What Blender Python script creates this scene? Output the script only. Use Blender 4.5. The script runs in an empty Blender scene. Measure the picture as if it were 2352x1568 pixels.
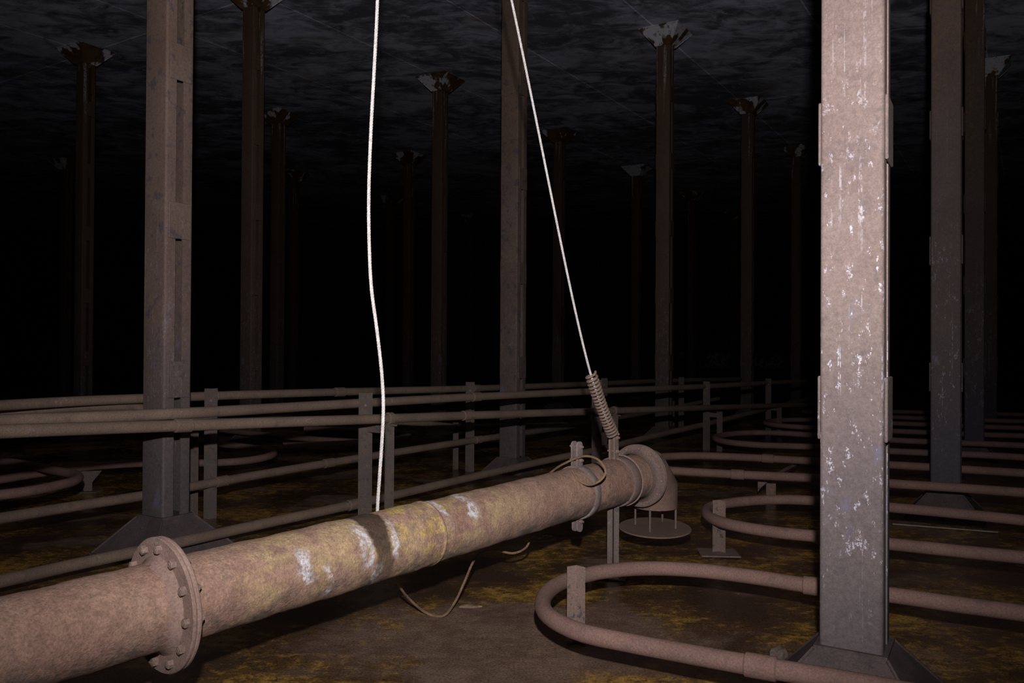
import bpy, bmesh, math, random
from mathutils import Vector, Matrix
random.seed(7)
sc = bpy.context.scene
COL = sc.collection
PI = math.pi

# ------------------------------------------------------------------ camera
F_PX, PITCH, ROLL, CAM_Z = 1864.8, 0.0077, 0.0058, 1.45
_F0 = Vector((0, math.cos(PITCH), math.sin(PITCH)))
_U0 = Vector((0, -math.sin(PITCH), math.cos(PITCH)))
_R0 = Vector((1, 0, 0))
CR = _R0 * math.cos(ROLL) + _U0 * math.sin(ROLL)
CU = _U0 * math.cos(ROLL) - _R0 * math.sin(ROLL)
CC = Vector((0, 0, CAM_Z))
cam = bpy.data.cameras.new('camera')
cam.sensor_width = 36.0
cam.lens = F_PX / 2352.0 * 36.0
cam.clip_start = 0.05
cam.clip_end = 200
cam_o = bpy.data.objects.new('camera', cam)
COL.objects.link(cam_o)
m = Matrix((CR, CU, -_F0)).transposed().to_4x4()
m.translation = CC
cam_o.matrix_world = m
sc.camera = cam_o

# ------------------------------------------------------------------ world, flash, exposure
w = bpy.data.worlds.new('world')
sc.world = w
w.use_nodes = True
w.node_tree.nodes['Background'].inputs[0].default_value = (0.010, 0.011, 0.014, 1)
w.node_tree.nodes['Background'].inputs[1].default_value = 0.04
# light-absorbing volume added to deepen the flash falloff with distance
_va = w.node_tree.nodes.new('ShaderNodeVolumeAbsorption')
_va.inputs['Color'].default_value = (0, 0, 0, 1)
_va.inputs['Density'].default_value = 0.032
w.node_tree.links.new(_va.outputs[0], w.node_tree.nodes['World Output'].inputs['Volume'])
sc.view_settings.view_transform = 'Standard'
sc.view_settings.look = 'None'
sc.view_settings.gamma = 1.0
sc.view_settings.exposure = 0.0
sc.view_settings.use_curve_mapping = False
fl = bpy.data.lights.new('camera_flash', 'SPOT')
fl.energy = 1800
fl.color = (1.0, 0.955, 0.985)
fl.spot_size = math.radians(116)
fl.spot_blend = 1.0
fl.shadow_soft_size = 0.035
fl_o = bpy.data.objects.new('camera_flash', fl)
COL.objects.link(fl_o)
fl_o.location = (0.02, -0.15, CAM_Z + 0.50)
fl_o.rotation_euler = Vector((-0.03, 1, 0.27)).to_track_quat('-Z', 'Y').to_euler()


# ------------------------------------------------------------------ helpers
def ray(x, y):
    return _F0 + CR * ((x - 1176) / F_PX) - CU * ((y - 784) / F_PX)


def P(x, y, d):
    """world point seen in the photograph at (x, y), d metres in front of the camera"""
    return CC + ray(x, y) * d


def pix_of(p):
    v = p - CC
    z = v.dot(_F0)
    return Vector((1176 + F_PX * v.dot(CR) / z, 784 - F_PX * v.dot(CU) / z))


def Z(x, y, z=0.25):
    """world point seen at (x, y) that lies z metres above the floor"""
    r = ray(x, y)
    return CC + r * ((z - CAM_Z) / r.z)


def mesh_of(bm):
    bmesh.ops.recalc_face_normals(bm, faces=bm.faces)
    me = bpy.data.meshes.new('m')
    bm.to_mesh(me)
    bm.free()
    return me


def thing(name, label, cat, loc=(0, 0, 0), group=None):
    o = bpy.data.objects.new(name, None)
    o.empty_display_size = 0.1
    COL.objects.link(o)
    o.location = loc
    o['label'] = label
    o['category'] = cat
    if group:
        o['group'] = group
    return o


def origin(o):
    v = Vector((0, 0, 0))
    while o:
        v += o.location
        o = o.parent
    return v


def obj(name, bm, mat, parent=None, loc=None, smooth=True, label=None, local=False, frame=None):
    """one mesh object; verts are given in world space unless local"""
    base = origin(parent) if parent else Vector(loc or (0, 0, 0))
    if frame is not None:
        pass
    elif not local:
        for v in bm.verts:
            v.co -= base
    me = mesh_of(bm)
    me.name = name
    me.materials.append(mat)
    if smooth:
        for p in me.polygons:
            p.use_smooth = True
        try:
            me.set_sharp_from_angle(angle=math.radians(34))
        except Exception:
            pass
    o = bpy.data.objects.new(name, me)
    COL.objects.link(o)
    if parent:
        o.parent = parent
        if frame is not None:
            fm = frame.copy()
            fm.translation = fm.translation - base
            o.matrix_local = fm
    else:
        o.location = base
    if label:
        o['label'] = label
    return o


def solo(name, bm, mat, label, cat, loc, group=None, **k):
    o = obj(name, bm, mat, None, loc, **k)
    o['label'] = label
    o['category'] = cat
    if group:
        o['group'] = group
    return o


def copy_tree(o, parent=None):
    c = o.copy()
    COL.objects.link(c)
    if parent:
        c.parent = parent
    for ch in list(o.children):
        copy_tree(ch, c)
    return c


def add_box(bm, size, mtx, bev=0.0, seg=1):
    r = bmesh.ops.create_cube(bm, size=1.0, matrix=mtx @ Matrix.Diagonal((*size, 1)))
    if bev:
        es = {e for v in r['verts'] for e in v.link_edges}
        bmesh.ops.bevel(bm, geom=list(es), offset=bev, segments=seg, affect='EDGES', profile=0.5)


def basis(x, y, z, t):
    mm = Matrix((x, y, z)).transposed().to_4x4()
    mm.translation = t
    return mm


def catmull(pts, step=0.05, closed=False):
    pts = [Vector(p) for p in pts]
    out = []
    n = len(pts)
    for i in range(n - 1):
        p0 = pts[max(i - 1, 0)]
        p1, p2 = pts[i], pts[i + 1]
        p3 = pts[min(i + 2, n - 1)]
        if i == 0:
            p0 = p1 - (p2 - p1)
        if i == n - 2:
            p3 = p2 + (p2 - p1)
        # centripetal knots
        t0 = 0
        t1 = t0 + max((p1 - p0).length ** 0.5, 1e-4)
        t2 = t1 + max((p2 - p1).length ** 0.5, 1e-4)
        t3 = t2 + max((p3 - p2).length ** 0.5, 1e-4)
        k = max(1, int((p2 - p1).length / step))
        for j in range(k):
            t = t1 + (t2 - t1) * j / k
            a1 = p0 * ((t1 - t) / (t1 - t0)) + p1 * ((t - t0) / (t1 - t0))
            a2 = p1 * ((t2 - t) / (t2 - t1)) + p2 * ((t - t1) / (t2 - t1))
            a3 = p2 * ((t3 - t) / (t3 - t2)) + p3 * ((t - t2) / (t3 - t2))
            b1 = a1 * ((t2 - t) / (t2 - t0)) + a2 * ((t - t0) / (t2 - t0))
            b2 = a2 * ((t3 - t) / (t3 - t1)) + a3 * ((t - t1) / (t3 - t1))
            out.append(b1 * ((t2 - t) / (t2 - t1)) + b2 * ((t - t1) / (t2 - t1)))
    out.append(pts[-1])
    return out


def frames(path):
    n = len(path)
    tans = []
    for i in range(n):
        t = path[min(i + 1, n - 1)] - path[max(i - 1, 0)]
        tans.append(t.normalized())
    ref = Vector((0, 0, 1)) if abs(tans[0].z) < 0.9 else Vector((0, 1, 0))
    u = (ref - tans[0] * ref.dot(tans[0])).normalized()
    res = []
    for t in tans:
        u = (u - t * u.dot(t)).normalized()
        res.append((t, u, t.cross(u)))
    return res


def add_tube(bm, path, r, seg=14, wob=0.0, caps=True):
    path = [Vector(p) for p in path]
    fr = frames(path)
    rings = []
    rad = r if callable(r) else (lambda i: r)
    for i, (p, (t, u, v)) in enumerate(zip(path, fr)):
        ring = []
        for k in range(seg):
            a = 2 * PI * k / seg
            rr = rad(i) * (1 + (random.uniform(-wob, wob) if wob else 0))
            ring.append(bm.verts.new(p + (u * math.cos(a) + v * math.sin(a)) * rr))
        rings.append(ring)
    for a, b in zip(rings, rings[1:]):
        for k in range(seg):
            bm.faces.new((a[k], a[(k + 1) % seg], b[(k + 1) % seg], b[k]))
    if caps:
        bm.faces.new(rings[0][::-1])
        bm.faces.new(rings[-1])


def tube(path, r, seg=14, **k):
    bm = bmesh.new()
    add_tube(bm, path, r, seg, **k)
    return bm


def add_lathe(bm, prof, mtx, seg=40, closed=True):
    """prof: (axial, radius) pairs turned about local X"""
    rings = []
    for x, r in prof:
        rings.append([bm.verts.new(mtx @ Vector((x, r * math.cos(2 * PI * k / seg), r * math.sin(2 * PI * k / seg)))) for k in range(seg)])
    for a, b in zip(rings, rings[1:]):
        for k in range(seg):
            bm.faces.new((a[k], a[(k + 1) % seg], b[(k + 1) % seg], b[k]))
    if closed:
        bm.faces.new(rings[0][::-1])
        bm.faces.new(rings[-1])


def add_hex(bm, mtx, r, h, rough=0.0):
    """hexagonal bolt head: axis local X, sits at x 0..h"""
    prof = [(0, r), (h * 0.85, r), (h, r * 0.82)]
    add_lathe(bm, prof, mtx, seg=6)


def add_prism(bm, poly, mtx, h):
    """poly in local xy extruded along z 0..h"""
    a = [bm.verts.new(mtx @ Vector((x, y, 0))) for x, y in poly]
    b = [bm.verts.new(mtx @ Vector((x, y, h))) for x, y in poly]
    bm.faces.new(a[::-1])
    bm.faces.new(b)
    n = len(poly)
    for i in range(n):
        bm.faces.new((a[i], a[(i + 1) % n], b[(i + 1) % n], b[i]))


# ------------------------------------------------------------------ materials
class NT:
    def __init__(s, name):
        s.m = bpy.data.materials.new(name)
        s.m.use_nodes = True
        s.t = s.m.node_tree
        s.bsdf = s.t.nodes['Principled BSDF']

    def n(s, typ, **k):
        nd = s.t.nodes.new(typ)
        for a, b in k.items():
            setattr(nd, a, b)
        return nd

    def l(s, a, b):
        s.t.links.new(a, b)

    def val(s, sock, v):
        if hasattr(v, 'is_output') or isinstance(v, bpy.types.NodeSocket):
            s.l(v, sock)
        else:
            sock.default_value = v

    def math(s, op, a, b=0.0, c=None, clamp=False):
        nd = s.n('ShaderNodeMath', operation=op, use_clamp=clamp)
        s.val(nd.inputs[0], a)
        s.val(nd.inputs[1], b)
        if c is not None:
            s.val(nd.inputs[2], c)
        return nd.outputs[0]

    def vec(s, op, a, b):
        nd = s.n('ShaderNodeVectorMath', operation=op)
        s.val(nd.inputs[0], a)
        s.val(nd.inputs[1], b)
        return nd.outputs[0]

    def noise(s, co, scale, detail=4, rough=0.55, dist=0.0):
        nd = s.n('ShaderNodeTexNoise')
        s.l(co, nd.inputs['Vector'])
        nd.inputs['Scale'].default_value = scale
        nd.inputs['Detail'].default_value = detail
        nd.inputs['Roughness'].default_value = rough
        nd.inputs['Distortion'].default_value = dist
        return nd.outputs[0]

    def ramp(s, f, a, b, lo=0.0, hi=1.0):
        nd = s.n('ShaderNodeMapRange', clamp=True, interpolation_type='SMOOTHSTEP')
        s.val(nd.inputs[0], f)
        nd.inputs[1].default_value = a
        nd.inputs[2].default_value = b
        nd.inputs[3].default_value = lo
        nd.inputs[4].default_value = hi
        return nd.outputs[0]

    def mix(s, f, a, b):
        nd = s.n('ShaderNodeMix', data_type='RGBA')
        s.val(nd.inputs[0], f)
        s.val(nd.inputs[6], a if not isinstance(a, tuple) else (*a, 1))
        s.val(nd.inputs[7], b if not isinstance(b, tuple) else (*b, 1))
        return nd.outputs[2]

    def mul(s, a, b):
        nd = s.n('ShaderNodeMix', data_type='RGBA', blend_type='MULTIPLY')
        nd.inputs[0].default_value = 1
        s.val(nd.inputs[6], a)
        s.val(nd.inputs[7], b)
        return nd.outputs[2]

    def coords(s, scale=(1, 1, 1), rand=True, kind='Object'):
        tc = s.n('ShaderNodeTexCoord')
        co = tc.outputs[kind]
        raw = co
        if rand:
            oi = s.n('ShaderNodeObjectInfo')
            co = s.vec('ADD', co, s.vec('MULTIPLY', oi.outputs['Location'], (3.1, 2.3, 1.7)))
        if scale != (1, 1, 1):
            co = s.vec('MULTIPLY', co, scale)
        return co, raw

    def bump(s, h, strength, dist=0.01):
        b = s.n('ShaderNodeBump')
        b.inputs['Strength'].default_value = strength
        b.inputs['Distance'].default_value = dist
        s.l(h, b.inputs['Height'])
        s.l(b.outputs[0], s.bsdf.inputs['Normal'])

    def gray(s, f):
        c = s.n('ShaderNodeCombineColor')
        for i in range(3):
            s.l(f, c.inputs[i])
        return c.outputs[0]

    def fin(s, color, rough=0.8, spec=0.3, metal=0.0, k=0.74):
        if not isinstance(color, tuple):
            kk = s.n('ShaderNodeMix', data_type='RGBA', blend_type='MULTIPLY')
            kk.inputs[0].default_value = 1
            s.l(color, kk.inputs[6])
            kk.inputs[7].default_value = (k, k, k, 1)
            color = kk.outputs[2]
        s.val(s.bsdf.inputs['Base Color'], color if not isinstance(color, tuple) else (*color, 1))
        s.val(s.bsdf.inputs['Roughness'], rough)
        s.val(s.bsdf.inputs['Specular IOR Level'], spec)
        s.val(s.bsdf.inputs['Metallic'], metal)
        return s.m


def rust(name, a, b, dark, scale=1.0, white=0.0, wcol=(0.55, 0.52, 0.56), bump=0.5, darkamt=0.6, rough=0.85, spec=0.25):
    t = NT(name)
    co, raw = t.coords()
    big = t.noise(co, 3.0 * scale, 4)
    c = t.mix(t.ramp(big, 0.35, 0.65), a, b)
    bl = t.ramp(t.noise(co, 9 * scale, 5, 0.65), 0.56, 0.68, 0, darkamt)
    c = t.mix(bl, c, dark)
    fine = t.noise(co, 120, 5, 0.7)
    c = t.mul(c, t.gray(t.ramp(fine, 0.25, 0.75, 0.72, 1.25)))
    r = rough
    if white:
        wm = t.math('MULTIPLY', t.ramp(t.noise(co, 5 * scale, 3), 0.58, 0.70), t.ramp(t.noise(co, 45, 5, 0.75), 0.52, 0.62))
        wm = t.math('MULTIPLY', wm, white)
        c = t.mix(wm, c, wcol)
        r = t.math('SUBTRACT', rough, t.math('MULTIPLY', wm, 0.45))
    t.bump(fine, bump, 0.004)
    return t.fin(c, r, spec)


def column_material(name, ca, cb, salt, low_c, dark_f):
    t = NT(name)
    co, raw = t.coords()
    big = t.noise(co, 2.2, 4)
    c = t.mix(t.ramp(big, 0.35, 0.65), ca, cb)
    # bare grey steel below the old liquid line
    sep = t.n('ShaderNodeSeparateXYZ')
    t.l(raw, sep.inputs[0])
    zz = t.math('ADD', sep.outputs[2], t.math('MULTIPLY', t.noise(co, 2.5, 4), 1.4))
    low = t.ramp(zz, 1.2, 2.6, 0.75, 0.0)
    c = t.mix(low, c, low_c)
    # orange grainy rust high up
    hi = t.math('MULTIPLY', t.ramp(zz, 3.7, 5.2), t.ramp(t.noise(co, 26, 4, 0.7), 0.45, 0.62, 0.25, 0.8))
    c = t.mix(hi, c, (0.17, 0.10, 0.05))
    head = t.ramp(zz, 5.8, 6.9)
    c = t.mix(t.math('MULTIPLY', head, 0.7), c, (0.14, 0.08, 0.035))
    run = t.ramp(t.noise(t.vec('MULTIPLY', co, (16, 16, 0.8)), 1.0, 3, 0.6), 0.55, 0.66)
    c = t.mix(t.math('MULTIPLY', t.math('MULTIPLY', head, run), t.ramp(t.noise(co, 30, 4, 0.7), 0.35, 0.55)), c, (0.50, 0.49, 0.52))
    bl = t.ramp(t.noise(co, 11, 5, 0.65), 0.56, 0.64, 0, dark_f)
    c = t.mix(bl, c, (0.10, 0.08, 0.088))
    fine = t.noise(co, 140, 5, 0.7)
    med = t.noise(co, 48, 3, 0.6)
    c = t.mul(c, t.gray(t.ramp(fine, 0.25, 0.75, 0.80, 1.18)))
    c = t.mul(c, t.gray(t.ramp(med, 0.3, 0.7, 0.88, 1.10)))
    # white salt runs: narrow vertical streaks broken into flecks
    st = t.vec('MULTIPLY', co, (62.0, 62.0, 0.8))
    streak = t.ramp(t.noise(st, 1.0, 2, 0.5), 0.62, 0.66)
    blot = t.ramp(t.noise(t.vec('MULTIPLY', co, (1, 1, 0.42)), 26, 5, 0.7), 0.565, 0.61)
    fl2 = t.ramp(t.noise(co, 85, 4, 0.7), 0.47, 0.56)
    zone = t.math('MULTIPLY', t.ramp(zz, 1.0, 1.7), t.ramp(zz, 2.3, 3.6, 1.0, 0.1))
    wm = t.math('MULTIPLY', t.math('MULTIPLY', streak, t.ramp(t.noise(t.vec('MULTIPLY', co, (1, 1, .6)), 3.2, 2), 0.40, 0.55)), t.ramp(t.noise(t.vec('MULTIPLY', co, (1, 1, 0.5)), 70, 4, 0.75), 0.46, 0.56))
    wm2 = t.math('MULTIPLY', t.math('MULTIPLY', blot, fl2), zone)
    wm = t.math('MAXIMUM', t.math('MULTIPLY', wm, t.math('ADD', t.math('MULTIPLY', zone, 0.7), 0.2)), wm2)
    wm = t.math('MULTIPLY', wm, salt)
    c = t.mix(t.math('MULTIPLY', wm, 0.92), c, (0.60, 0.57, 0.64))
    bs = t.math('MULTIPLY', t.ramp(t.noise(t.vec('MULTIPLY', co, (1, 1, 0.5)), 8, 4, 0.6), 0.60, 0.72), t.ramp(zz, 2.9, 2.0))
    c = t.mix(t.math('MULTIPLY', bs, 0.6), c, (0.17, 0.17, 0.25))
    t.bump(fine, 0.35, 0.003)
    return t.fin(c, t.math('SUBTRACT', 0.72, t.math('MULTIPLY', wm, 0.4)), 0.3)


def capital_material(name, w0):
    t = NT(name)
    co, raw = t.coords()
    c = t.mix(t.ramp(t.noise(co, 4, 4), 0.35, 0.65), (0.13, 0.065, 0.025), (0.20, 0.11, 0.045))
    c = t.mix(t.ramp(t.noise(co, 11, 5, 0.7), 0.5, 0.66, 0, 0.7), c, (0.06, 0.045, 0.04))
    wm = t.math('MULTIPLY', t.ramp(t.noise(t.vec('MULTIPLY', co, (1, 1, 0.5)), 3.6, 3, 0.55), w0, w0 + 0.06), t.ramp(t.noise(co, 18, 4, 0.7), 0.32, 0.46))
    c = t.mix(t.math('MULTIPLY', wm, 0.9), c, (0.95, 0.95, 1.0))
    fine = t.noise(co, 90, 4, 0.7)
    t.bump(fine, 0.5, 0.005)
    return t.fin(c, 0.85, 0.2)


def swing_material():
    """rusty ochre swing pipe; local X runs along the pipe (metres along the axis)"""
    t = NT('swing_pipe_rust')
    co, raw = t.coords(rand=False)
    sep = t.n('ShaderNodeSeparateXYZ')
    t.l(raw, sep.inputs[0])
    x, y, z = sep.outputs[0], sep.outputs[1], sep.outputs[2]
    c = t.mix(t.ramp(t.noise(co, 4, 4), 0.35, 0.65), (0.385, 0.228, 0.165), (0.45, 0.282, 0.20))
    # ochre stretch between the flange and the middle of the arm
    oz = t.math('MULTIPLY', t.ramp(x, -1.55, -1.2), t.ramp(x, 0.0, 0.5, 1, 0))
    om = t.math('MULTIPLY', oz, t.ramp(t.noise(co, 6.5, 5, 0.65), 0.44, 0.58))
    c = t.mix(t.math('MULTIPLY', om, 0.8), c, (0.56, 0.40, 0.21))
    oz2 = t.math('MULTIPLY', t.ramp(x, -0.75, -0.55), t.ramp(x, -0.3, -0.15, 1, 0))
    ye = t.math('MULTIPLY', oz2, t.ramp(t.noise(co, 11, 4, 0.7), 0.50, 0.60))
    c = t.mix(t.math('MULTIPLY', ye, 0.75), c, (0.64, 0.45, 0.14))
    gr = t.ramp(t.noise(co, 8, 6, 0.7), 0.57, 0.70, 0, 0.5)
    c = t.mix(gr, c, (0.17, 0.145, 0.135))
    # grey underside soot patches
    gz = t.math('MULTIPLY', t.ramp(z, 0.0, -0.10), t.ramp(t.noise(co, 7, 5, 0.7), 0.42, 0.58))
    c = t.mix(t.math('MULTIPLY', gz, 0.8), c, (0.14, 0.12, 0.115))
    # pale lime washes, running round the pipe
    wx = t.math('ADD', x, t.math('MULTIPLY', t.math('SUBTRACT', t.noise(co, 9, 4, 0.6), 0.5), 0.16))
    wash = None
    for cx, wd, z0, z1 in ((-1.10, 0.028, -0.02, 0.10), (-1.0, 0.018, -0.1, 0.02), (-0.80, 0.04, -0.03, 0.13), (-0.635, 0.016, -0.02, 0.13), (-0.29, 0.02, 0.02, 0.16), (-0.10, 0.03, 0.05, 0.16), (-0.73, 0.018, -0.14, -0.03)):
        dd = t.ramp(t.math('ABSOLUTE', t.math('SUBTRACT', wx, cx)), wd * 1.4, wd * 0.5)
        zm = t.math('MULTIPLY', t.ramp(z, z0 - 0.02, z0 + 0.02), t.ramp(z, z1 + 0.02, z1 - 0.02))
        dd = t.math('MULTIPLY', dd, zm)
        wash = dd if wash is None else t.math('MAXIMUM', wash, dd)
    wash = t.math('MULTIPLY', wash, t.math('MULTIPLY', t.ramp(t.noise(co, 34, 5, 0.75), 0.38, 0.56, 0.1, 1.0), t.ramp(t.noise(co, 9, 3, 0.6), 0.36, 0.55)))
    c = t.mix(wash, c, (0.86, 0.83, 0.86))
    # dark wet stain round the pipe
    sx = t.math('ADD', x, t.math('MULTIPLY', t.math('SUBTRACT', t.noise(co, 7, 5, 0.65), 0.5), 0.12))
    stain = t.ramp(t.math('ABSOLUTE', t.math('ADD', sx, 0.705)), 0.066, 0.042)
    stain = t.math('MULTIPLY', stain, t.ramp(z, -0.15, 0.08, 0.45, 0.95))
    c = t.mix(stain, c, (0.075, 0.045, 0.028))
    fine = t.noise(co, 110, 5, 0.75)
    med = t.noise(co, 30, 4, 0.65)
    c = t.mul(c, t.gray(t.ramp(fine, 0.3, 0.7, 0.70, 1.25)))
    c = t.mul(c, t.gray(t.ramp(med, 0.32, 0.68, 0.82, 1.13)))
    pit = t.ramp(t.noise(co, 65, 4, 0.7), 0.66, 0.74, 0, 0.8)
    c = t.mix(pit, c, (0.06, 0.045, 0.04))
    spk = t.ramp(t.noise(co, 160, 3, 0.7), 0.68, 0.74)
    rg = t.math('SUBTRACT', 0.80, t.math('MULTIPLY', t.math('MAXIMUM', spk, wash), 0.45))
    t.bump(t.math('ADD', fine, t.math('MULTIPLY', med, 1.2)), 0.75, 0.006)
    return t.fin(c, rg, 0.35)


def floor_material():
    t = NT('sludge_floor')
    co, raw = t.coords(rand=False)
    st = t.vec('MULTIPLY', co, (1.0, 1.25, 1.0))
    b1 = t.noise(st, 1.3, 5, 0.6)
    b2 = t.noise(st, 12.0, 8, 0.76)
    c = t.mix(t.ramp(b1, 0.36, 0.62), (0.070, 0.040, 0.024), (0.18, 0.10, 0.030))
    och = t.ramp(t.math('ADD', t.math('MULTIPLY', b1, 0.45), t.math('MULTIPLY', b2, 0.55)), 0.485, 0.60)
    c = t.mix(t.math('MULTIPLY', och, 0.85), c, (0.56, 0.31, 0.058))
    c = t.mix(t.ramp(t.noise(st, 15, 5, 0.7), 0.55, 0.64, 0, 0.85), c, (0.05, 0.03, 0.018))
    # a smooth bank of drying mud under the middle of the swing pipe
    sep = t.n('ShaderNodeSeparateXYZ')
    t.l(raw, sep.inputs[0])
    ux = t.math('DIVIDE', t.math('SUBTRACT', sep.outputs[0], 0.02), 0.95)
    uy = t.math('DIVIDE', t.math('SUBTRACT', sep.outputs[1], 4.05), 0.60)
    rr = t.math('SQRT', t.math('ADD', t.math('MULTIPLY', ux, ux), t.math('MULTIPLY', uy, uy)))
    rr = t.math('ADD', rr, t.math('MULTIPLY', t.math('SUBTRACT', t.noise(st, 2.6, 7, 0.65), 0.5), 1.7))
    mud = t.ramp(rr, 1.15, 0.75)
    mud2 = t.ramp(t.noise(st, 0.85, 3), 0.54, 0.62, 0, 0.8)
    mud = t.math('MAXIMUM', mud, mud2)
    mc = t.mix(t.ramp(t.noise(st, 3, 5, 0.6), 0.35, 0.65), (0.155, 0.096, 0.066), (0.22, 0.142, 0.098))
    c = t.mix(t.math('MULTIPLY', mud, 0.92), c, mc)
    fine = t.noise(co, 90, 5, 0.7)
    c = t.mul(c, t.gray(t.ramp(fine, 0.3, 0.7, 0.5, 1.45)))
    rough = t.math('ADD', t.math('MULTIPLY', mud, 0.42), t.ramp(b2, 0.42, 0.60, 0.06, 0.35))
    h = t.math('ADD', t.math('MULTIPLY', b2, 0.6), t.math('MULTIPLY', fine, 0.25))
    t.bump(h, 0.28, 0.012)
    return t.fin(c, rough, 0.5, k=0.85)


def ceiling_material():
    t = NT('ceiling_concrete')
    co, raw = t.coords(rand=False)
    ro = t.n('ShaderNodeVectorRotate', rotation_type='Z_AXIS')
    t.l(co, ro.inputs['Vector'])
    ro.inputs['Angle'].default_value = math.radians(-57.5)
    rc = t.vec('ADD', ro.outputs[0], (0.9, -0.64, 0.0))
    st = t.vec('MULTIPLY', co, (0.7, 1.1, 1.0))
    b1 = t.noise(st, 0.55, 6, 0.65, 0.6)
    b2 = t.noise(st, 2.4, 6, 0.7, 0.8)
    f = t.ramp(t.math('ADD', t.math('MULTIPLY', b1, 0.5), t.math('MULTIPLY', b2, 0.5)), 0.42, 0.60)
    c = t.mix(f, (0.18, 0.185, 0.225), (0.80, 0.83, 0.98))
    c = t.mix(t.ramp(t.noise(co, 0.9, 4, 0.6), 0.56, 0.68, 0, 0.5), c, (0.50, 0.44, 0.39))
    pt = t.math('MULTIPLY', t.ramp(t.noise(st, 3.2, 4, 0.65), 0.60, 0.66), t.ramp(t.noise(st, 9, 4, 0.7), 0.45, 0.6))
    c = t.mix(t.math('MULTIPLY', pt, 0.6), c, (0.85, 0.85, 0.9))
    br = t.n('ShaderNodeTexBrick')
    t.l(rc, br.inputs['Vector'])
    br.offset = 0.0
    br.inputs['Color1'].default_value = (1, 1, 1, 1)
    br.inputs['Color2'].default_value = (0.86, 0.86, 0.88, 1)
    br.inputs['Mortar'].default_value = (1.9, 1.85, 1.8, 1)
    br.inputs['Scale'].default_value = 1.0
    br.inputs['Mortar Size'].default_value = 0.014
    br.inputs['Brick Width'].default_value = 9.09
    br.inputs['Row Height'].default_value = 2.2725
    c = t.mul(c, br.outputs['Color'])
    t.bump(b2, 0.25, 0.03)
    return t.fin(c, 0.8, 0.25, k=1.0)


def wall_material():
    t = NT('wall_shell')
    co, raw = t.coords(rand=False)
    sep = t.n('ShaderNodeSeparateXYZ')
    t.l(raw, sep.inputs[0])
    c = t.mix(t.noise(co, 0.8, 4), (0.025, 0.022, 0.022), (0.05, 0.043, 0.04))
    band = t.math('MULTIPLY', t.ramp(sep.outputs[2], 0.55, 0.65), t.ramp(sep.outputs[2], 1.35, 1.2))
    xm = t.math('MULTIPLY', t.ramp(sep.outputs[0], 7.2, 7.6), t.ramp(sep.outputs[0], 12.2, 11.8))
    lime = t.math('MULTIPLY', t.math('MULTIPLY', band, xm), t.math('MULTIPLY', t.ramp(t.noise(co, 1.1, 2), 0.42, 0.52), t.ramp(t.noise(co, 7, 5, 0.75), 0.42, 0.58)))
    c = t.mix(lime, c, (0.75, 0.76, 0.95))  # pale bluish patches painted in for flash glints off the far wall
    return t.fin(c, 0.8, 0.2)


def rope_material():
    t = NT('galvanised_rope')
    co, raw = t.coords(rand=False)
    sep = t.n('ShaderNodeSeparateXYZ')
    t.l(raw, sep.inputs[0])
    n = t.noise(co, 70, 4, 0.7)
    c = t.mix(t.ramp(n, 0.35, 0.65), (0.58, 0.52, 0.47), (0.86, 0.82, 0.80))
    c = t.mix(t.ramp(t.noise(co, 240, 3, 0.7), 0.55, 0.7, 0, 0.6), c, (0.30, 0.24, 0.19))
    return t.fin(c, 0.55, 0.5)


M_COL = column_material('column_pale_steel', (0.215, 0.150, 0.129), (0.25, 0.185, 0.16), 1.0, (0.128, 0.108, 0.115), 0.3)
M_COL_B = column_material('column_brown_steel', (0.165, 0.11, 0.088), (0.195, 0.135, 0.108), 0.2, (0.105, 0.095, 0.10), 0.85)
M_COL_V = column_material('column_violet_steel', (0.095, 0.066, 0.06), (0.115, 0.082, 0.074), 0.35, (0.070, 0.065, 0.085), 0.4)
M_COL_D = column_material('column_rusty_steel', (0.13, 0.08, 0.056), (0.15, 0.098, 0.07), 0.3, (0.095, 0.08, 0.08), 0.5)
M_CAP = capital_material('capital_rust', 0.52)
M_CAP_LIME = capital_material('capital_limed', 0.40)
M_BASE = rust('base_rust', (0.095, 0.070, 0.068), (0.125, 0.094, 0.088), (0.06, 0.05, 0.052), 2.5, bump=0.3, rough=0.75)
M_SWING = swing_material()
M_FLANGE = rust('flange_rust', (0.30, 0.195, 0.155), (0.37, 0.25, 0.205), (0.17, 0.135, 0.13), 2.0, white=0.2, bump=0.5)
M_FLANGE_D = rust('dark_flange', (0.21, 0.145, 0.125), (0.25, 0.175, 0.145), (0.13, 0.11, 0.12), 2.5, white=0.3, bump=0.5)
M_BOLT = rust('bolt_rust', (0.25, 0.175, 0.14), (0.32, 0.22, 0.17), (0.13, 0.10, 0.09), 5.0, bump=0.5)
M_LIME = rust('limed_steel', (0.22, 0.17, 0.15), (0.30, 0.24, 0.22), (0.08, 0.07, 0.07), 4.0, white=1.0, wcol=(0.80, 0.80, 0.86), bump=0.6, rough=0.55, spec=0.5)
M_PIPE = rust('coil_pipe_rust', (0.295, 0.175, 0.142), (0.24, 0.148, 0.117), (0.13, 0.105, 0.10), 1.3, white=0.12, bump=0.6, darkamt=0.4)
M_RACK = rust('rack_pipe_rust', (0.245, 0.175, 0.125), (0.20, 0.14, 0.105), (0.12, 0.095, 0.085), 1.2, white=0.25, bump=0.5, darkamt=0.5)
M_POST = rust('post_rust', (0.20, 0.15, 0.125), (0.16, 0.13, 0.115), (0.09, 0.075, 0.075), 2.0, white=0.18, bump=0.4)
M_STAND = rust('stand_rust', (0.27, 0.185, 0.15), (0.23, 0.165, 0.135), (0.07, 0.065, 0.075), 2.2, white=0.35, bump=0.4, darkamt=0.9, rough=0.6, spec=0.4)
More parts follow.
